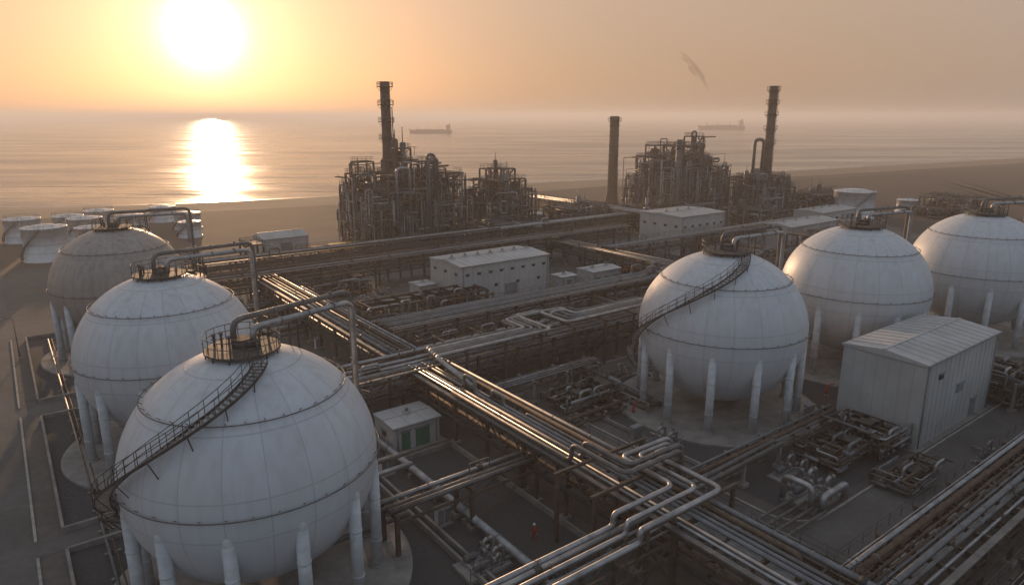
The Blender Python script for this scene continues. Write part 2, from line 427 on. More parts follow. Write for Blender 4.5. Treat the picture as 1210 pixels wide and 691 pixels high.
mb.pipe([g(29.5,34,.9),g(29.5,70,.9),g(29.5,70,3.4),g(34,70,3.4)],.38,'silver',14,1.2)
for r_ in range(36,70,5): mb.box(g(29.5,r_,.25),(1.1,.4,.5),'conc'); mb.cyl(g(29.5,r_+.2,.9),g(29.5,r_+.3,.9),.44,'grey',12)
mb.obj('ground_pipeline')
mb=MB()
for i in range(4): mb.pipe([g(47+i*.9,22,.7),g(47+i*.9,27+i,.7),g(56,27+i,.7)],.16,'steel',8)
mb.obj('ground_pipeline')
mb=MB()
for i,(s,r0,r1) in enumerate(((3,36,130),(3.5,36,130),(24.4,52,93))):
    mb.pipe([g(s,r0,.35),g(s,r1,.35)],.12 if i!=1 else .07,['steel','rust','grey'][i],8)
    for k in range(int(r0),int(r1),4): mb.box(g(s,k,.12),(.7,.25,.22),'conc')
mb.obj('ground_pipeline')
# ------------------------------------------------------------------ process units
def unit(name,s0,s1,r0,r1,H,seed,bay=5.0,fl=4.0,dens=1.0,edge=.5,gr=.75,bw=1.0):
    R=random.Random(seed); mb=MB(); up=Vector((0,0,1))
    ns=max(1,round((s1-s0)/bay)); nr=max(1,round((r1-r0)/bay)); ds=(s1-s0)/ns; dr=(r1-r0)/nr
    hh={}
    for i in range(ns):
        for j in range(nr):
            c=1-abs((i+.5)/ns-.5)*edge-abs((j+.5)/nr-.5)*edge*.4
            hh[i,j]=max(1,int(round(H/fl*min(1,c*R.uniform(.78,1.12)))))
    def hv(i,j): return max([hh.get((a,b),0) for a in(i-1,i) for b in(j-1,j)])
    for i in range(ns+1):
        for j in range(nr+1):
            mb.beam(g(s0+i*ds,r0+j*dr,0),g(s0+i*ds,r0+j*dr,hv(i,j)*fl),.42*bw,'brown')
    for (i,j),h in hh.items():
        sa,sb,ra,rb=s0+i*ds,s0+(i+1)*ds,r0+j*dr,r0+(j+1)*dr
        for k in range(1,h+1):
            z=k*fl; cs=[g(sa,ra,z),g(sb,ra,z),g(sb,rb,z),g(sa,rb,z)]
            for a,b in zip(cs,cs[1:]+cs[:1]): mb.beam(a,b,.24*bw,'brown',.36*bw)
            if R.random()<gr: mb.box(g((sa+sb)/2,(ra+rb)/2,z+.2),(ds*.96,dr*.96,.06),'grate')
            if R.random()<.8*(gr>.3):
                for a,b in zip(cs,cs[1:]+cs[:1]):
                    if R.random()<.7: mb.rail([a+up*.2,b+up*.2],R.choice(['brown','steel','dark']),1.1,.05,1.3)
            if R.random()<.28: mb.beam(g(sa,ra,z-fl),g(sb,ra,z),.16*bw,'brown'); mb.beam(g(sb,ra,z-fl),g(sa,ra,z),.16*bw,'brown')
            if R.random()<.28: mb.beam(g(sa,ra,z-fl),g(sa,rb,z),.16*bw,'brown'); mb.beam(g(sa,rb,z-fl),g(sa,ra,z),.16*bw,'brown')
            q=R.random(); cx,cr=(sa+sb)/2+R.uniform(-.1,.1)*bay,(ra+rb)/2+R.uniform(-.1,.1)*bay
            mt=R.choice(['steel','brown','grey','rust','steel','steel'])
            if q<.24: 
                rr=R.uniform(.6,1.2)*min(1,bay/4.5); mb.vessel(g(cx-bay*.3,cr,z-fl+rr+.5),g(cx+bay*.3,cr,z-fl+rr+.5),rr,mt,12)
            elif q<.46:
                rr=R.uniform(.5,1.0)*min(1,bay/4.5); mb.vessel(g(cx,cr,z-fl+.6),g(cx,cr,z-fl*.25),rr,mt,12)
            elif q<.60: mb.box(g(cx,cr,z-fl*.7),(R.uniform(.25,.6)*bay,R.uniform(.25,.5)*bay,R.uniform(.3,.5)*fl),mt)
            elif q<.76 and fl>3:
                a=g(sa+.4,ra-.35,z-fl+.2);b=g(sb-.4,ra-.35,z+.2)
                mb.beam(a,b,.7,'grate',.12); mb.rail([a,b],'steel',1.0,.04,1.2)
    for q in range(int(ns*nr*H/fl*2.3*dens)):
        s=R.uniform(s0-.8,s1+.8); r=R.choice([r0-.7,R.uniform(r0,r1),R.uniform(r0,r1)]); 
        if R.random()<.3: s=s0-.7
        i=min(ns-1,max(0,int((s-s0)/ds)));j=min(nr-1,max(0,int((r-r0)/dr))); hm=hh[i,j]*fl
        z=R.uniform(.5,hm); pts=[g(s,r,z)]; last=None
        for k in range(R.randint(2,5)):
            ax=R.choice([a for a in'szr' if a!=last]); last=ax
            if ax=='z': z=R.uniform(.5,hm+.6)
            elif ax=='s': s=min(s1+1,max(s0-1,s+R.uniform(-8,8)))
            else: r=min(r1+1,max(r0-1,r+R.uniform(-6,6)))
            pts.append(g(s,r,z))
        mb.pipe(pts,R.choice([.08,.12,.16,.2,.26])*(1 if fl>2 else .8),R.choice(['silver','steel','steel','grey','rust','brown']),6)
    for q in range(int((ns+nr)*.7*dens)):
        s=R.uniform(s0,s1-2.5); r=R.choice([r0-.8,R.uniform(r0,r1)]); i=min(ns-1,max(0,int((s-s0)/ds)));j=min(nr-1,max(0,int((r-r0)/dr)))
        h=hh[i,j]*fl+R.uniform(.4,2.6); w=R.uniform(1.6,4)
        rr=R.choice([.22,.3,.4]) if H>9 else .17
        if H<9: h=min(h,H+.8); w=R.uniform(.8,2.2)
        mb.pipe([g(s,r,R.uniform(.3,.3*H)),g(s,r,h),g(s+w,r,h),g(s+w,r,h-R.uniform(.2,.5)*H)],rr,R.choice(['steel','grey','brown','silver']),8,rr*3)
    if H>6:
      for q in range(int(3*dens)):
        s=R.uniform(s0+1,s1-1); r=R.uniform(r0+1,r1-1); i=min(ns-1,int((s-s0)/ds));j=min(nr-1,int((r-r0)/dr)); h=hh[i,j]*fl
        mb.vessel(g(s,r,1),g(s,r,h+R.uniform(.5,3.0)),R.uniform(.6,1.0),R.choice(['steel','grey','brown']),14)
        mb.cyl(g(s,r,h+1),g(s,r,h+R.uniform(4,6)),.12,'steel',6)
    return mb.obj(name)
unit('refinery_process_unit',77,104,162,183,26,101,4.2,3.4,1.25,.55)
unit('refinery_process_unit',117,134,168,182,22.5,102,4.0,3.3,1.2,.8)
unit('refinery_process_unit',184,213,154,176,31,103,4.5,3.6,1.25,.75)
unit('refinery_process_unit',212,232,138,152,16,104,4.4,3.6,1.1,.4)
unit('low_process_unit',104,118,150.5,160,7,105,4.0,3.2,1.4,.2)
unit('low_process_unit',166,186,150.5,160,8,106,4.0,3.4,1.4,.2)
unit('low_process_unit',142,158,158,172,8,107,4.0,3.6,1.4,.2)
unit('low_process_unit',240,262,128,146,9,108,4.5,3.6,1.2,.2)
unit('low_process_unit',190,206,124,136,7,114,4.5,3.4,1.2,.2)
unit('low_process_unit',268,290,96,112,6,115,4.5,3.4,1.2,.2)
unit('low_process_unit',47,70,101,107,4.5,109,3.5,2.2,1.0,.2,.3)
unit('low_process_unit',130,150,86,100,5,110,4.5,3.2,1.0,.2)
unit('low_process_unit',44,60,152,166,5,111,4.5,3.2,1.0,.2)
unit('low_process_unit',160,180,76,96,5.5,112,4.5,3.2,1.0,.2)
unit('low_process_unit',20,34,140,148,4.5,113,4.5,3.2,1.0,.2)
def stack(x,y,h,r,mat,plats,seed=0):
    mb=MB(); up=Vector((0,0,1)); c=Vector((x,y,0))
    mb.revolve(c,[(r*1.5,0),(r*1.12,5),(r,h*.5),(r*.95,h),(r*.8,h),(r*.8,h-1)],mat,24)
    for k in range(1,9): 
        z=h*k/9; mb.revolve(c+up*z,[(r*1.0,0),(r*1.1,0),(r*1.1,.25),(r*1.0,.25)],'brown',24,False)
    for z in plats:
        mb.revolve(c+up*z,[(r*.9,0),(r+.8,0),(r+.8,.15),(r*.9,.15)],'grate',20,False)
        cir=[c+Vector((math.cos(2*math.pi*i/16),math.sin(2*math.pi*i/16),0))*(r+.8)+up*(z+.15) for i in range(16)]
        mb.rail(cir,'brown',1.1,.05,1.5,True)
        for i in range(6):
            d=Vector((math.cos(i*1.047),math.sin(i*1.047),0)); mb.beam(c+d*r+up*(z-1),c+d*(r+.75)+up*z,.1,'brown')
    d=Vector((.6,-.8,0)); a=Vector((.8,.6,0))
    for o in(-.25,.25): mb.cyl(c+d*(r+.35)+a*o+up*1,c+d*(r+.35)+a*o+up*(h-.5),.06,'brown',4)
    for k in range(int(h/2)): mb.ring(c+d*(r+.4)+up*(2+k*2),.45,.04,'brown',10,4)
    mb.pipe([c+a*(r+.5)+up*2,c+a*(r+.5)+up*h*.85],.15,'steel',6)
    mb.obj('smokestack')
stack(-34.5,193,44.6,1.4,'brown',[43.2,38.5,34.0,29.5])
stack(42,288,35.6,2.0,'rust',[33.8])
stack(93.5,254,46,1.6,'brown',[44.5,40,36,31,26])
stack(56,233,28,1.1,'steel',[26])
mb=MB(); mb.vessel(g(226,150,1),g(226,150,15.5),3.2,'steel',24)
for z in(5,10,15): mb.ring(g(226,150,z),3.7,.06,'brown',24,4)
mb.obj('process_column')
mb=MB(); mb.pipe([Vector((87,250,1)),Vector((87,250,27.5)),Vector((90.5,251,27.5)),Vector((90.5,251,16))],.6,'steel',12,1.6); mb.obj('flare_pipe')
# ------------------------------------------------------------------ buildings
def building(name,s0,s1,r0,r1,h,ridge=.5,doors=(),wins=(),roofstuff=0,seed=0,parapet=True,wallm='wall'):
    R=random.Random(seed); c=g((s0+s1)/2,(r0+r1)/2,0); e=empty(name,c); S=s1-s0;Q=r1-r0
    mb=MB(); mb.box(c+Vector((0,0,h/2)),(S,Q,h),wallm)
    k=int(S/1.2)
    for i in range(k+1):
        s=s0+S*i/k
        for r in(r0-.02,r1+.02): mb.box(g(s,r,h/2),(.05,.05,h-.3),wallm)
    k=int(Q/1.2)
    for i in range(k+1):
        r=r0+Q*i/k
        for s in(s0-.02,s1+.02): mb.box(g(s,r,h/2),(.05,.05,h-.3),wallm)
    mb.obj('walls',c,e)
    mb=MB(); o=.2
    vs=[g(s0-o,r0-o,h),g(s1+o,r0-o,h),g(s1+o,r1+o,h),g(s0-o,r1+o,h),g(s0-o,(r0+r1)/2,h+ridge),g(s1+o,(r0+r1)/2,h+ridge)]
    vs=[v+Vector((0,0,.22)) for v in vs]
    lo=[g(s0-o,r0-o,h+.004),g(s1+o,r0-o,h+.004),g(s1+o,r1+o,h+.004),g(s0-o,r1+o,h+.004)]
    mb.add(vs+lo,[(0,1,5,4),(3,4,5,2),(6,7,1,0),(7,8,2,1),(1,2,5),(8,9,3,2),(9,6,0,3),(0,4,3),(9,8,7,6)],'roof')
    n=int(S/1.5)
    for i in range(1,n):
        s=s0+S*i/n
        for ra,za,rb,zb in((r0-o,h+.25,(r0+r1)/2,h+ridge+.25),((r0+r1)/2,h+ridge+.25,r1+o,h+.25)): mb.beam(g(s,ra,za),g(s,rb,zb),.05,'roof')
    mb.beam(g(s0-o,(r0+r1)/2,h+ridge+.26),g(s1+o,(r0+r1)/2,h+ridge+.26),.3,'roof',.08)
    mb.beam(g(s0-o-.1,r0-o-.1,h+.12),g(s1+o,r0-o-.1,h+.12),.14,'trim',.16)
    for i in range(roofstuff):
        s=s0+S*(i+.5)/roofstuff; r=r0+Q*.5; z=h+ridge+.25
        mb.box(g(s,r,z+.15),(.7,.7,.35),'roof'); mb.cyl(g(s,r,z+.3),g(s,r,z+.6),.2,'steel',10)
    mb.obj('roof',c,e)
    mb=MB()
    for (f,t,w,hh,z,m) in doors+wins:
        if f=='r': p=g(s0+t*S,r0-.05,z+hh/2); mb.box(p,(w,.12,hh),m); mb.box(g(s0+t*S,r0-.1,z+hh+.08),(w+.3,.25,.12),'trim')
        else: p=g(s0-.05,r0+t*Q,z+hh/2); mb.box(p,(.12,w,hh),m); mb.box(g(s0-.1,r0+t*Q,z+hh+.08),(.25,w+.3,.12),'trim')
    if doors+wins: mb.obj('doors_and_windows',c,e)
    mb=MB(); mb.box(c+Vector((0,0,.1)),(S+1.2,Q+1.2,.2),'conc')
    for s in(s0+.4,s1-.4): mb.cyl(g(s,r0-.12,.2),g(s,r0-.12,h),.08,'trim',6)
    mb.obj('plinth',c,e)
W=lambda f,n,z,w=1.2,h=.8:tuple((f,(i+.5)/n,w,h,z,'glass') for i in range(n))
building('warehouse',67.3,88.5,105.5,117,8.0,.5,(('r',.1,1.1,2.2,.2,'trim'),('r',.55,3.0,3.2,.2,'trim'),('s',.5,1.1,2.2,.2,'trim')),W('r',8,6.2,.7,.4)+W('r',4,3.4,.6,.5)+W('s',3,6.2,.7,.4),7,1)
building('electrical_hut',30.2,35.8,61.4,66,2.9,.12,(('r',.25,1.0,2.1,.2,'green'),('r',.62,1.7,2.1,.2,'green')),(('s',.5,.8,.6,1.4,'glass'),),1,2)
building('compressor_house',76,95.5,28,37.0,9.8,.55,(('r',.75,1.4,2.4,.2,'trim'),),(('r',.2,1.0,.6,7.5,'glass'),('r',.5,1.6,1.0,4.6,'trim')),0,3)
building('switchgear_building',141,159,114.5,129,10.0,.4,(('r',.3,3,3.5,.2,'trim'),),W('r',6,7.2,.8,.5)+W('s',4,7.2,.8,.5),4,4)
building('control_hut',62.5,66,113,117,3.6,.1,(('r',.5,1.0,2.1,.2,'trim'),),(),1,5)
building('control_hut',97,105,101,106,3.8,.25,(('r',.5,1.0,2.1,.2,'trim'),),W('r',3,1.8),2,6)
building('control_hut',91,95,104,107.5,3.0,.1,(('r',.5,1.0,2.1,.2,'trim'),),(),1,7)
building('storage_shed',53,65,178,186,4.4,1.2,(('r',.5,3.0,3,.2,'trim'),),(),0,8)
building('storage_shed',172,196,102,111,6,.6,(('r',.5,3.0,3,.2,'trim'),),W('r',6,3.6),4,9)
building('storage_shed',206,226,112,122,6,.6,(('r',.5,3.0,3,.2,'trim'),),W('r',6,3.6),4,10)
def stank(x,y,r,h):
    mb=MB(); c=Vector((x,y,0)); up=Vector((0,0,1))
    mb.revolve(c,[(r+.4,0),(r+.4,.3),(r,.3),(r,h),(r+.12,h),(r+.12,h+.2),(r*.98,h+.2),(r*.6,h+r*.11),(r*.2,h+r*.15),(.01,h+r*.155)],'wpaint',40,True)
    for k in(1,2,3): mb.ring(c+up*(h*k/4+.2),r+.02,.04,'trim',40,4)
    cir=[c+Vector((math.cos(2*math.pi*i/24),math.sin(2*math.pi*i/24),0))*(r-.1)+up*(h+.2) for i in range(24)]
    mb.rail(cir,'trim',1.0,.04,2,True)
    pts=[c+Vector((math.cos(a),math.sin(a),0))*(r+.5)+up*(.3+h*i/20) for i in range(21) for a in[-2.6+i*.075]]
    for a,b in zip(pts[:-1],pts[1:]): mb.beam(a,b,.7,'trim',.15)
    mb.rail(pts,'trim',1.0,.04,1.4)
    mb.obj('storage_tank')
for x,y,r,h in((-119,172,5.0,8.2),(-143,198,4.6,6.5),(-136,208,4.2,6),(-126,200,4.6,6.5),(-136,224,4.4,5.5),(-116,186,3.8,6),(-118,212,4.0,5.5),(-122,238,4.2,5),(-106,222,4.0,5),(-98,206,3.2,4.5),(123,246,6.8,9.5),(152,262,4,4.5),(168,268,4,4),(8,228,3,4)): stank(x,y,r,h)
# ------------------------------------------------------------------ pump skids
def skid(s,r,seed,scale=1.0,big=False):
    R=random.Random(seed); mb=MB(); c=g(s,r,0); k=scale
    def q(a,b,z): return g(s+a*k,r+b*k,z*k)
    mb.box(q(0,0,.2),(5.2*k,3.4*k,.4*k),'conc')
    for o in(-.9,.9):
        mb.box(q(0,o,.5),(3.6*k,.9*k,.2*k),'trim')
        mb.vessel(q(-1.5,o,1.05),q(-.3,o,1.05),.38*k,R.choice(['grey','steel']),12)
        for i in range(5): mb.cyl(q(-1.4+i*.25,o,1.05),q(-1.36+i*.25,o,1.05),.44*k,'grey',12)
        mb.cyl(q(-.2,o,1.05),q(.5,o,1.05),.12*k,'steel',8)
        mb.cyl(q(.5,o,1.05),q(.95,o,1.05),.52*k,'silver',14)
        mb.pipe([q(.75,o,1.3),q(.75,o,2.3),q(2.0,o,2.3),q(2.0,o,.6),q(3.2,o,.6)],.2*k,'silver',10)
        mb.pipe([q(1.0,o,1.05),q(1.8,o+.5,1.05),q(1.8,o+.5,.5),q(1.8,o+2.2,.5)],.18*k,'silver',10)
        mb.cyl(q(1.3,o,2.3),q(1.3,o,2.75),.06*k,'dark',6); mb.ring(q(1.3,o,2.75),.22*k,.03*k,'rust',14,4)
        mb.cyl(q(1.2,o,2.3),q(1.4,o,2.3),.3*k,'grey',12)
    if big:
        mb.pipe([q(-2.4,-1.2,.4),q(-2.4,-1.2,2.6),q(-2.4,1.6,2.6),q(-2.4,1.6,.4)],.3*k,'silver',12,.7*k)
        mb.pipe([q(-1.8,-2.0,.4),q(-1.8,-2.0,1.8),q(2.2,-2.0,1.8),q(2.2,-2.0,.4)],.34*k,'silver',12,.8*k)
    mb.rail([q(-2.5,-1.6,.4),q(2.5,-1.6,.4)],'dark',1.0,.03,1)
    mb.obj('pump_skid')
skid(58,29.5,1,1.0,True); skid(60,36.0-3,2,.8)
for i,(s,r) in enumerate(((54,45),(47,64),(25.5,84),(66,63),(74,64),(84,64),(96,66),(110,70),(52,93),(60,94),(70,94),(84,95),(30,100),(28,110),(98,72),(50,84),(62,84),(74,84),(92,82),(48,110),(52,118),(60,124),(90,124),(100,122),(116,122),(125,108),(120,92),(105,26),(112,30),(27,40),(80,22)
   )): skid(s,r,10+i,random.Random(i).uniform(.6,.95))
for i,(s0,s1,r0,r1,h) in enumerate(((64.5,69,31,34.5,2.2),(70.5,74.8,29.5,34.5,2.8),(66,73,24.5,26.5,1.4),(45.5,49,40,43,2.2),(98,104,26,31,4),(45,52,74.5,77.2,3),(52,60,58,61,2.0),(86,94,57,61,3),(110,118,54,60,4),(46,56,86,86.8,3),(64,74,86,87,3),(23,28,122,128,3),(48,58,128,131,3))):
    unit('piping_manifold',s0,s1,r0,r1,h,200+i,1.7,h/2,1.1,.1,.12,.45)
R=random.Random(77)
for s,r in((27.5,47),(27.5,58),(56.5,37),(53.4,48),(74.5,39.5),(47.5,70),(63,72),(37,100),(90,99),(106,98),(64,101),(58,66),(44.6,52)):
    mb=MB(); mb.box(g(s,r,.1),(1.6,.9,.2),'conc'); mb.box(g(s,r,1.0),(1.3,.6,1.6),R.choice(['trim','wpaint','steel'])); mb.box(g(s,r,1.85),(1.45,.75,.08),'trim')
    for k in(-.33,.33): mb.box(g(s+k,r-.32,1.0),(.58,.04,1.4),'grey')
    mb.obj('electrical_cabinet')
# ------------------------------------------------------------------ vehicles, hydrants, lamps, worker
def truck(x,y,ang,body):
    mb=MB(); ca,sa=math.cos(ang),math.sin(ang)
    def q(a,b,z): return Vector((x+a*ca-b*sa,y+a*sa+b*ca,z))
    mb.box(q(0,0,.8),(7,1.9,.3),'dark',ang)
    mb.box(q(-1.0,0,1.75),(4.8,2.3,1.6),body,ang)
    vs=[q(1.8,-1.1,.7),q(3.5,-1.1,.7),q(3.5,1.1,.7),q(1.8,1.1,.7),q(1.8,-1.05,2.6),q(3.0,-1.05,2.6),q(3.0,1.05,2.6),q(1.8,1.05,2.6),q(3.45,-1.1,1.6),q(3.45,1.1,1.6)]
    mb.add(vs,[(0,1,8,5,4),(3,7,6,9,2),(1,2,9,8),(4,5,6,7),(0,4,7,3)],body)
    mb.add([q(3.47,-.95,1.68),q(3.47,.95,1.68),q(3.06,.9,2.5),q(3.06,-.9,2.5)],[(0,1,2,3)],'glass')
    mb.box(q(2.4,0,2.1),(.8,2.22,.6),'glass',ang)
    for a in(-2.6,-1.4,2.5):
        for b in(-1,1): mb.cyl(q(a,b*.85,.48),q(a,b*1.15,.48),.48,'tyre',14)
    mb.obj('truck')
truck(28,157,.6,'orange'); truck(31,161,2.2,'yellow'); truck(-50,176,.3,'orange'); truck(-46,181,.6,'yellow'); truck(64,170,.64,'wpaint')
def monitor(x,y):
    mb=MB(); c=Vector((x,y,0)); up=Vector((0,0,1))
    mb.cyl(c,c+up*.12,.3,'conc',12); mb.cyl(c+up*.1,c+up*1.1,.13,'red',10); mb.cyl(c+up*.9,c+up*1.0,.22,'red',10)
    mb.pipe([c+up*1.1,c+up*1.45,c+Vector((.5,-.2,1.7)),c+Vector((.8,-.35,1.8))],.07,'red',8)
    for d in(1,-1): mb.cyl(c+up*.6,c+Vector((.3*d,0,.6)),.09,'red',8)
    mb.ring(c+Vector((0,-.25,1.3)),.18,.03,'red',12,4); mb.obj('fire_hydrant')
for s,r in((58.3,53),(83,42)): p=g(s,r); monitor(p.x,p.y)
def lamp(s,r,h=7,d=1):
    mb=MB(); c=g(s,r,0); up=Vector((0,0,1))
    mb.cyl(c,c+up*.4,.2,'conc',8); mb.cyl(c,c+up*h,.1,'steel',8,.06)
    mb.pipe([c+up*(h-.1),c+up*(h+.5),c+UU*d*1.4+up*(h+.6)],.05,'steel',6,.5)
    mb.box(c+UU*d*1.6+up*(h+.55),(.7,.28,.14),'trim'); mb.obj('street_lamp')
for s,r,d in((-1,122,-1),(52.6,58,-1),(99,26,1),(120,70,1),(60,140,1),(100,140,1)): lamp(s,r,6,d)
def worker(x,y):
    e=empty('worker',(x,y,0))
    V=[(0,0,.95),(0,0,1.15),(0,.01,1.38),(0,.01,1.48),(0,.0,1.56),(.18,0,1.42),(.24,.02,1.14),(.25,-.08,.9),(-.18,0,1.42),(-.25,.03,1.14),(-.27,-.04,.88),(.1,0,.88),(.12,-.05,.5),(.13,.02,.1),(.14,-.12,.05),(-.1,0,.88),(-.12,.1,.5),(-.12,.2,.1),(-.13,.07,.05)]
    E=[(0,1),(1,2),(2,3),(3,4),(2,5),(5,6),(6,7),(2,8),(8,9),(9,10),(0,11),(11,12),(12,13),(13,14),(0,15),(15,16),(16,17),(17,18)]
    Rr=[.15,.15,.17,.06,.06,.075,.055,.045,.075,.055,.045,.10,.075,.055,.05,.10,.075,.055,.05]
    me=bpy.data.meshes.new('body'); me.from_pydata(V,E,[]); ob=bpy.data.objects.new('body',me); bpy.context.collection.objects.link(ob)
    ob.parent=e
    sk=ob.modifiers.new('s','SKIN')
    for i,d in enumerate(me.skin_vertices[0].data): d.radius=(Rr[i],Rr[i]*.8); d.use_root=(i==0)
    ss=ob.modifiers.new('ss','SUBSURF'); ss.levels=1; ss.render_levels=1
    me.materials.append(M['cover'])
    mb=MB(); mb.revolve((0,-.01,1.66),[(.01,-.13),(.06,-.11),(.085,-.04),(.09,.03),(.07,.09),(.01,.12)],'skin',14)
    mb.revolve((0,0,1.70),[(.13,0),(.115,.02),(.10,.08),(.05,.125),(.01,.135)],'wpaint',14)
    mb.box((0,-.1,1.645),(.025,.03,.04),'skin',0)
    for sx in(-1,1): mb.box((sx*.035,-.092,1.668),(.022,.012,.012),'dark',0); mb.box((sx*.092,0,1.65),(.02,.035,.06),'skin',0)
    mb.box((0,-.09,1.60),(.05,.012,.012),'cover',0)
    for sx,px,py,pz in((1,.25,-.1,.84),(-1,-.27,-.05,.82)):
        mb.sweep([(px,py,pz+.04),(px,py-.01,pz-.03)],[.035,.04],'skin',8)
        for f in range(4): mb.sweep([(px,py-.035+f*.022,pz-.02),(px+.005*sx,py-.04+f*.022,pz-.09-.01*(f in(1,2))),(px-.015*sx,py-.045+f*.022,pz-.12)],[.011,.01,.008],'skin',6)
        mb.sweep([(px,py-.03,pz),(px,py-.065,pz-.04)],[.012,.009],'skin',6)
    ob2=mb.obj('head_and_hands'); ob2.parent=e
worker(1.9,51.6)
# ------------------------------------------------------------------ ground
land=ground_mk('land_soil',(.165,.125,.088),(.10,.078,.058),.02,.005,(.075,.058,.043))
yard=ground_mk('plant_yard',(.15,.137,.122),(.105,.096,.086),.8,.05,(.085,.078,.071))
sand=mk('beach_sand',(.27,.205,.14),.95,0,.3,.02,0,(.19,.145,.10),detail=10)
wet=mk('wet_sand',(.12,.09,.065),.4,0,.3,.02,0,(.09,.07,.052),detail=10)
field=mk('dark_field',(.062,.045,.034),.95,0,.4,.01,0,(.09,.066,.048),detail=10)
shore=[(-15000,-4000),(-4000,-900),(-1500,-150),(-700,118),(-400,212),(-212,280),(-140,303),(-83,330),(-30,362),(17,397),(90,432),(200,487),(330,560),(471,640),(760,810),(1200,1080),(2000,1500),(3200,1950),(6000,2400),(15000,3000)]
def offs(L,d):
    out=[]
    for i,p in enumerate(L):
        a=Vector(L[max(0,i-1)]+(0,));b=Vector(L[min(len(L)-1,i+1)]+(0,)); t=(b-a).normalized(); out.append((p[0]-t.y*d,p[1]+t.x*d))
    return out
def densify(L,k):
    out=[]
    for a,b in zip(L[:-1],L[1:]):
        for i in range(k): t=i/k; out.append((a[0]+(b[0]-a[0])*t,a[1]+(b[1]-a[1])*t))
    out.append(L[-1]); 
    for _ in range(3): out=[out[0]]+[((out[i-1][0]+2*out[i][0]+out[i+1][0])/4,(out[i-1][1]+2*out[i][1]+out[i+1][1])/4) for i in range(1,len(out)-1)]+[out[-1]]
    return out
sh=densify(shore,8)
def strip(name,A,za,B,zb,mat):
    n=len(A); me=bpy.data.meshes.new(name)
    me.from_pydata([(p[0],p[1],za) for p in A]+[(p[0],p[1],zb) for p in B],[],[(i,i+1,n+i+1,n+i) for i in range(n-1)])
    me.materials.append(mat); ob=bpy.data.objects.new(name,me); bpy.context.collection.objects.link(ob); return ob
inner=offs(sh,-46)
me=bpy.data.meshes.new('ground')
n=len(inner); vs=[(p[0],p[1],0) for p in inner]+[(p[0],-15000,0) for p in inner]
me.from_pydata(vs,[],[(i,n+i,n+i+1,i+1) for i in range(n-1)]); me.materials.append(land)
ob=bpy.data.objects.new('ground',me); bpy.context.collection.objects.link(ob)
mid=offs(sh,-9)
strip('wet_beach',offs(sh,12),-1.6,mid,-.7,wet)
strip('beach',mid,-.7,inner,0.0,sand)
fr=[p for p in offs(sh,-62) if 120<p[0]<3000]; fr2=[p for p in offs(sh,-300) if 120<p[0]<3000]
m_=min(len(fr),len(fr2)); strip('field',fr[:m_],.05,fr2[:m_],.05,field)
gsheet('plant_yard',-14,290,-60,200,.012,yard)
for q,(s0,s1,r0,r1) in enumerate(((.3,25.6,34,62.5),(.3,25.6,66,95),(.3,25.6,101,133),(54,75.2,28.2,62),(77,136,38.5,62),(43,45.4,36,62),(26,36,10,59.5))):
    gsheet('gravel_plot',s0,s1,r0,r1,.022,M['grav'])
road=lambda s0,s1,r0,r1,z=.030:gsheet('road',s0,s1,r0,r1,z,M['asph'])
road(-9,-2,-40,190);road(45.6,52,27,134,.034);road(45.6,140,20.4,27);road(-2,34,97,100,.034);road(-2,27,63,65.5,.034);road(52,160,62.5,68);road(-2,160,134.6,141,.026);road(140,147,20,134.6,.034)
mb=MB()
def kerb(pts,w=.22,h=.16,m='kerb'):
    for a,b in zip(pts[:-1],pts[1:]): mb.beam(g(a[0],a[1],h/2),g(b[0],b[1],h/2),w,m,h)
arc=lambda cs,cr,R_,a0,a1:[(cs+R_*math.cos(a0+(a1-a0)*i/8),cr+R_*math.sin(a0+(a1-a0)*i/8)) for i in range(9)]
kerb([(52.15,62)]+arc(56,31,3.85,math.pi,1.5*math.pi)+[(140,27.15)])
kerb([(-1.85,-20),(-1.85,62.8)]);kerb([(-1.85,65.6),(-1.85,96.8)]);kerb([(-1.85,100.2),(-1.85,134)]);kerb([(45.4,27),(45.4,62)]);kerb([(45.4,20.2),(140,20.2)])
kerb([(52.2,68.2),(140,68.2)]);kerb([(-9.1,-20),(-9.1,190)])
mb.obj('kerb')
mb=MB()
def bund(s0,s1,r0,r1,h=.55): kerb([(s0,r0),(s1,r0),(s1,r1),(s0,r1),(s0,r0)],.25,h,'conc')
for a in((.2,25.8,34,62.3),(.2,25.8,66,95),(.2,25.8,101,133),(26.6,36.2,36,59.5)): bund(*a)
mb.obj('bund_wall')
mb=MB(); bund(54.5,136,38,61.9,.4); mb.obj('bund_wall')
mb=MB()
for t in range(-20,186,6): mb.box(g(-5.5,t,.036),(.12,2.4,.004),'line')
mb.obj('road_marking')
# ------------------------------------------------------------------ sea
sea=bpy.data.materials.new('sea_water'); sea.use_nodes=True; nt=sea.node_tree;N=nt.nodes;L=nt.links;b=N['Principled BSDF']
b.inputs['Base Color'].default_value=(.05,.058,.06,1); b.inputs['IOR'].default_value=1.33
ge=N.new('ShaderNodeNewGeometry')
def nz(scx,scy,sc,det,rot=-20):
    mp=N.new('ShaderNodeMapping'); mp.inputs['Rotation'].default_value=(0,0,math.radians(rot)); mp.inputs['Scale'].default_value=(scx,scy,1); L.new(ge.outputs['Position'],mp.inputs['Vector'])
    n1=N.new('ShaderNodeTexNoise'); n1.inputs['Scale'].default_value=sc; n1.inputs['Detail'].default_value=det; n1.inputs['Roughness'].default_value=.55; L.new(mp.outputs[0],n1.inputs['Vector']); return n1.outputs['Fac']
sw=nz(.25,1,.03,4); ch=nz(.3,1,.17,5)
bp=N.new('ShaderNodeBump'); bp.inputs['Strength'].default_value=1; bp.inputs['Distance'].default_value=.36; L.new(ch,bp.inputs['Height'])
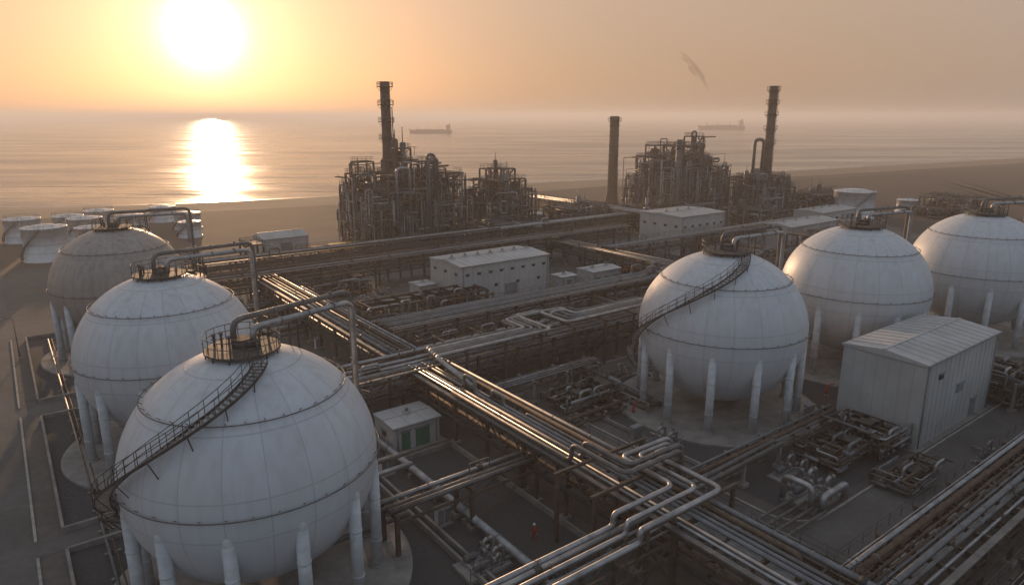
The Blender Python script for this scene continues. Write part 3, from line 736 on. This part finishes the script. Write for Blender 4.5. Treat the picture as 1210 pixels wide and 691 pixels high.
bp2=N.new('ShaderNodeBump'); bp2.inputs['Strength'].default_value=1; bp2.inputs['Distance'].default_value=3.6; L.new(sw,bp2.inputs['Height']); L.new(bp.outputs[0],bp2.inputs['Normal'])
L.new(bp2.outputs[0],b.inputs['Normal'])
pt=nz(.18,1,.016,5,-8)
mr=N.new('ShaderNodeMapRange'); mr.inputs[1].default_value=.38; mr.inputs[2].default_value=.62; mr.inputs[3].default_value=.10; mr.inputs[4].default_value=.27; L.new(pt,mr.inputs[0]); L.new(mr.outputs[0],b.inputs['Roughness'])
sheet('sea',[(-19000,-19000),(19000,-19000),(19000,19000),(-19000,19000)],-1.0,sea)
foam=mk('sea_foam',(.55,.52,.48),.8,0,.3,.3)
R=random.Random(5)
vis=[p for p in densify(shore,40) if -600<p[0]<900]
for d,w,gap in((1.5,1.8,0),(10,1.5,.25),(21,1.4,.4),(36,1.2,.55),(55,1.0,.62)):
    vs=[];fs=[]
    A=offs(vis,d); n=len(A)
    for i,p in enumerate(A):
        j=math.sin(i*.37+d)*1.3+R.uniform(-.5,.5); ww=w*max(0.02,(math.sin(i*.21+d*3)*.5+.6-gap+R.uniform(-.3,.3)))
        vs+=[(p[0],p[1]+j,-.99),(p[0],p[1]+j+ww,-.99)]
    fs=[(2*i,2*i+2,2*i+3,2*i+1) for i in range(n-1)]
    me=bpy.data.meshes.new('sea_foam'); me.from_pydata(vs,[],fs); me.materials.append(foam)
    ob=bpy.data.objects.new('sea_foam',me); bpy.context.collection.objects.link(ob)
def ship(x,y,Ln,ang):
    mb=MB(); ca,sa=math.cos(ang),math.sin(ang); k=Ln
    def q(a,b,z): return Vector((x+(a*ca-b*sa)*k,y+(a*sa+b*ca)*k,z*k-1.0))
    st=[(-.5,.05,.0),(-.49,.07,.0),(-.4,.075,0),(.35,.075,0),(.44,.05,.004),(.5,.004,.014)]
    vs=[];fs=[]
    for a,w,dz in st: vs+=[q(a-(.03 if a>.4 else 0),-w*.8,-.02),q(a-(.03 if a>.4 else 0),w*.8,-.02),q(a,w,.075+dz),q(a,-w,.075+dz)]
    for i in range(len(st)-1):
        o=i*4
        for j in range(4): fs.append((o+j,o+(j+1)%4,o+4+(j+1)%4,o+4+j))
    fs+=[(0,3,2,1)]; o=(len(st)-1)*4; fs+=[(o,o+1,o+2,o+3)]
    mb.add(vs,fs,'hull')
    mb.box(q(-.41,0,.12),(.09*k,.12*k,.10*k),'trim',ang); mb.box(q(-.40,0,.18),(.06*k,.14*k,.02*k),'trim',ang); mb.cyl(q(-.45,0,.1),q(-.45,0,.215),.014*k,'hull',10)
    for i in range(5): mb.box(q(-.27+i*.135,0,.083),(.10*k,.10*k,.016*k),'rust',ang)
    for a in(-.2,.07,.32): mb.cyl(q(a,0,.08),q(a,0,.15),.005*k,'hull',6)
    mb.obj('cargo_ship')
ship(-186,1600,98,math.pi+.05); ship(610,2050,140,math.pi+.1)
# ------------------------------------------------------------------ haze
def vol(name,col,dens,g_,absb=0):
    hz=bpy.data.materials.new(name); hz.use_nodes=True; nt=hz.node_tree; nt.nodes.clear()
    o_=nt.nodes.new('ShaderNodeOutputMaterial'); vsn=nt.nodes.new('ShaderNodeVolumeScatter')
    vsn.inputs['Color'].default_value=(*col,1); vsn.inputs['Density'].default_value=dens; vsn.inputs['Anisotropy'].default_value=g_
    if absb:
        va=nt.nodes.new('ShaderNodeVolumeAbsorption'); va.inputs['Color'].default_value=(.1,.1,.1,1); va.inputs['Density'].default_value=absb
        ad=nt.nodes.new('ShaderNodeAddShader'); nt.links.new(vsn.outputs[0],ad.inputs[0]); nt.links.new(va.outputs[0],ad.inputs[1]); nt.links.new(ad.outputs[0],o_.inputs['Volume'])
    else: nt.links.new(vsn.outputs[0],o_.inputs['Volume'])
    return hz
mb=MB(); mb.box((0,0,27),(37000,37000,70),'conc',0); hb=mb.obj('haze_air',(0,0,27),None,[vol('haze',(.97,.91,.85),.0005,.2)])
mb=MB()
for path,rs in (([(67.5,243,43),(66,243,46),(64.6,243,48.5),(62.5,243.5,51),(61,244,53),(58.6,244.5,54.4),(57,245,55)],[.15,.5,.95,1.25,1.0,.7,.1]),([(64.2,242.5,48),(62.0,243,49.6),(60.4,243.2,51.5),(60,243.5,53.4)],[.1,.8,.9,.1]),([(62.5,244.5,52),(60.4,245,54.2),(58.2,245,56.0),(56.8,245,56.6)],[.1,.7,.6,.1])):
    mb.sweep(path,rs,'conc',12)
mb.obj('smoke_plume',(62,243,50),None,[vol('smoke',(.3,.25,.22),.06,0,.16)])
# ------------------------------------------------------------------ sun + sky
sd=Vector((-.452,1.063,.1176)).normalized()
el=math.asin(sd.z); az=math.atan2(sd.x,sd.y)
sl=bpy.data.lights.new('sun','SUN'); sl.energy=4.0; sl.angle=math.radians(1.0); sl.color=(1,.61,.34)
so=bpy.data.objects.new('sun',sl); so.rotation_euler=(-sd).to_track_quat('-Z','Y').to_euler(); so.location=(0,0,200); bpy.context.collection.objects.link(so)
w=bpy.data.worlds.new('World'); bpy.context.scene.world=w; w.use_nodes=True; nt=w.node_tree;N=nt.nodes;L=nt.links
bg=N['Background']; out=N['World Output']
sk=N.new('ShaderNodeTexSky'); sk.sky_type='NISHITA'; sk.sun_disc=False; sk.sun_elevation=el; sk.sun_rotation=az; sk.dust_density=2; sk.air_density=1.0
tn=N.new('ShaderNodeMix'); tn.data_type='RGBA'; tn.blend_type='MULTIPLY'; tn.inputs[0].default_value=1; tn.inputs[7].default_value=(.36,.28,.30,1); L.new(sk.outputs[0],tn.inputs[6])
L.new(tn.outputs[2],bg.inputs[0]); bg.inputs[1].default_value=.05
tc=N.new('ShaderNodeTexCoord'); 
nm=N.new('ShaderNodeVectorMath'); nm.operation='NORMALIZE'; L.new(tc.outputs['Generated'],nm.inputs[0])
dt=N.new('ShaderNodeVectorMath'); dt.operation='DOT_PRODUCT'; dt.inputs[1].default_value=sd; L.new(nm.outputs[0],dt.inputs[0])
def mth(op,a,b_=None):
    n=N.new('ShaderNodeMath'); n.operation=op
    for i,x in enumerate((a,b_)):
        if x is None: continue
        if isinstance(x,(int,float)): n.inputs[i].default_value=x
        else: L.new(x,n.inputs[i])
    return n.outputs[0]
dpos=mth('MAXIMUM',dt.outputs['Value'],0)
spx=N.new('ShaderNodeSeparateXYZ'); L.new(nm.outputs[0],spx.inputs[0])
rp=N.new('ShaderNodeValToRGB'); cr=rp.color_ramp
cr.elements[0].position=0; cr.elements[0].color=(.37,.265,.195,1)
cr.elements[1].position=1; cr.elements[1].color=(.36,.41,.48,1)
for p,c in((.06,(.47,.32,.22,1)),(.2,(.60,.43,.31,1)),(.45,(.46,.44,.44,1))): x=cr.elements.new(p); x.color=c
L.new(spx.outputs[2],rp.inputs[0])
mr=N.new('ShaderNodeMapRange'); mr.inputs[1].default_value=-.6; mr.inputs[2].default_value=.7; L.new(dt.outputs['Value'],mr.inputs[0])
mxx=N.new('ShaderNodeMix'); mxx.data_type='RGBA'; mxx.inputs[6].default_value=(.32,.39,.48,1); L.new(rp.outputs[0],mxx.inputs[7]); L.new(mr.outputs[0],mxx.inputs[0])
def glow(n,col,st):
    b2=N.new('ShaderNodeBackground'); b2.inputs[0].default_value=(*col,1); L.new(mth('MULTIPLY',mth('POWER',dpos,n),st),b2.inputs[1]); return b2
b1=N.new('ShaderNodeBackground'); L.new(mxx.outputs[2],b1.inputs[0]); b1.inputs[1].default_value=.84
sh_=[bg,b1,glow(1500,(1,.88,.68),2.6),glow(220,(1,.74,.46),.6),glow(18,(1,.60,.31),.26)]
cur=sh_[0]
for x in sh_[1:]:
    a=N.new('ShaderNodeAddShader'); L.new(cur.outputs[0],a.inputs[0]); L.new(x.outputs[0],a.inputs[1]); cur=a
L.new(cur.outputs[0],out.inputs['Surface'])
# ------------------------------------------------------------------ camera
cd=bpy.data.cameras.new('camera'); cd.lens=24; cd.sensor_width=36; cd.clip_end=60000; cd.clip_start=.5
co=bpy.data.objects.new('camera',cd); co.location=(0,0,35.4); co.rotation_euler=(math.radians(90-14.42),0,0); bpy.context.collection.objects.link(co)
bpy.context.scene.camera=co
vs_=bpy.context.scene.view_settings; vs_.view_transform='Standard'; vs_.look='None'; vs_.exposure=0
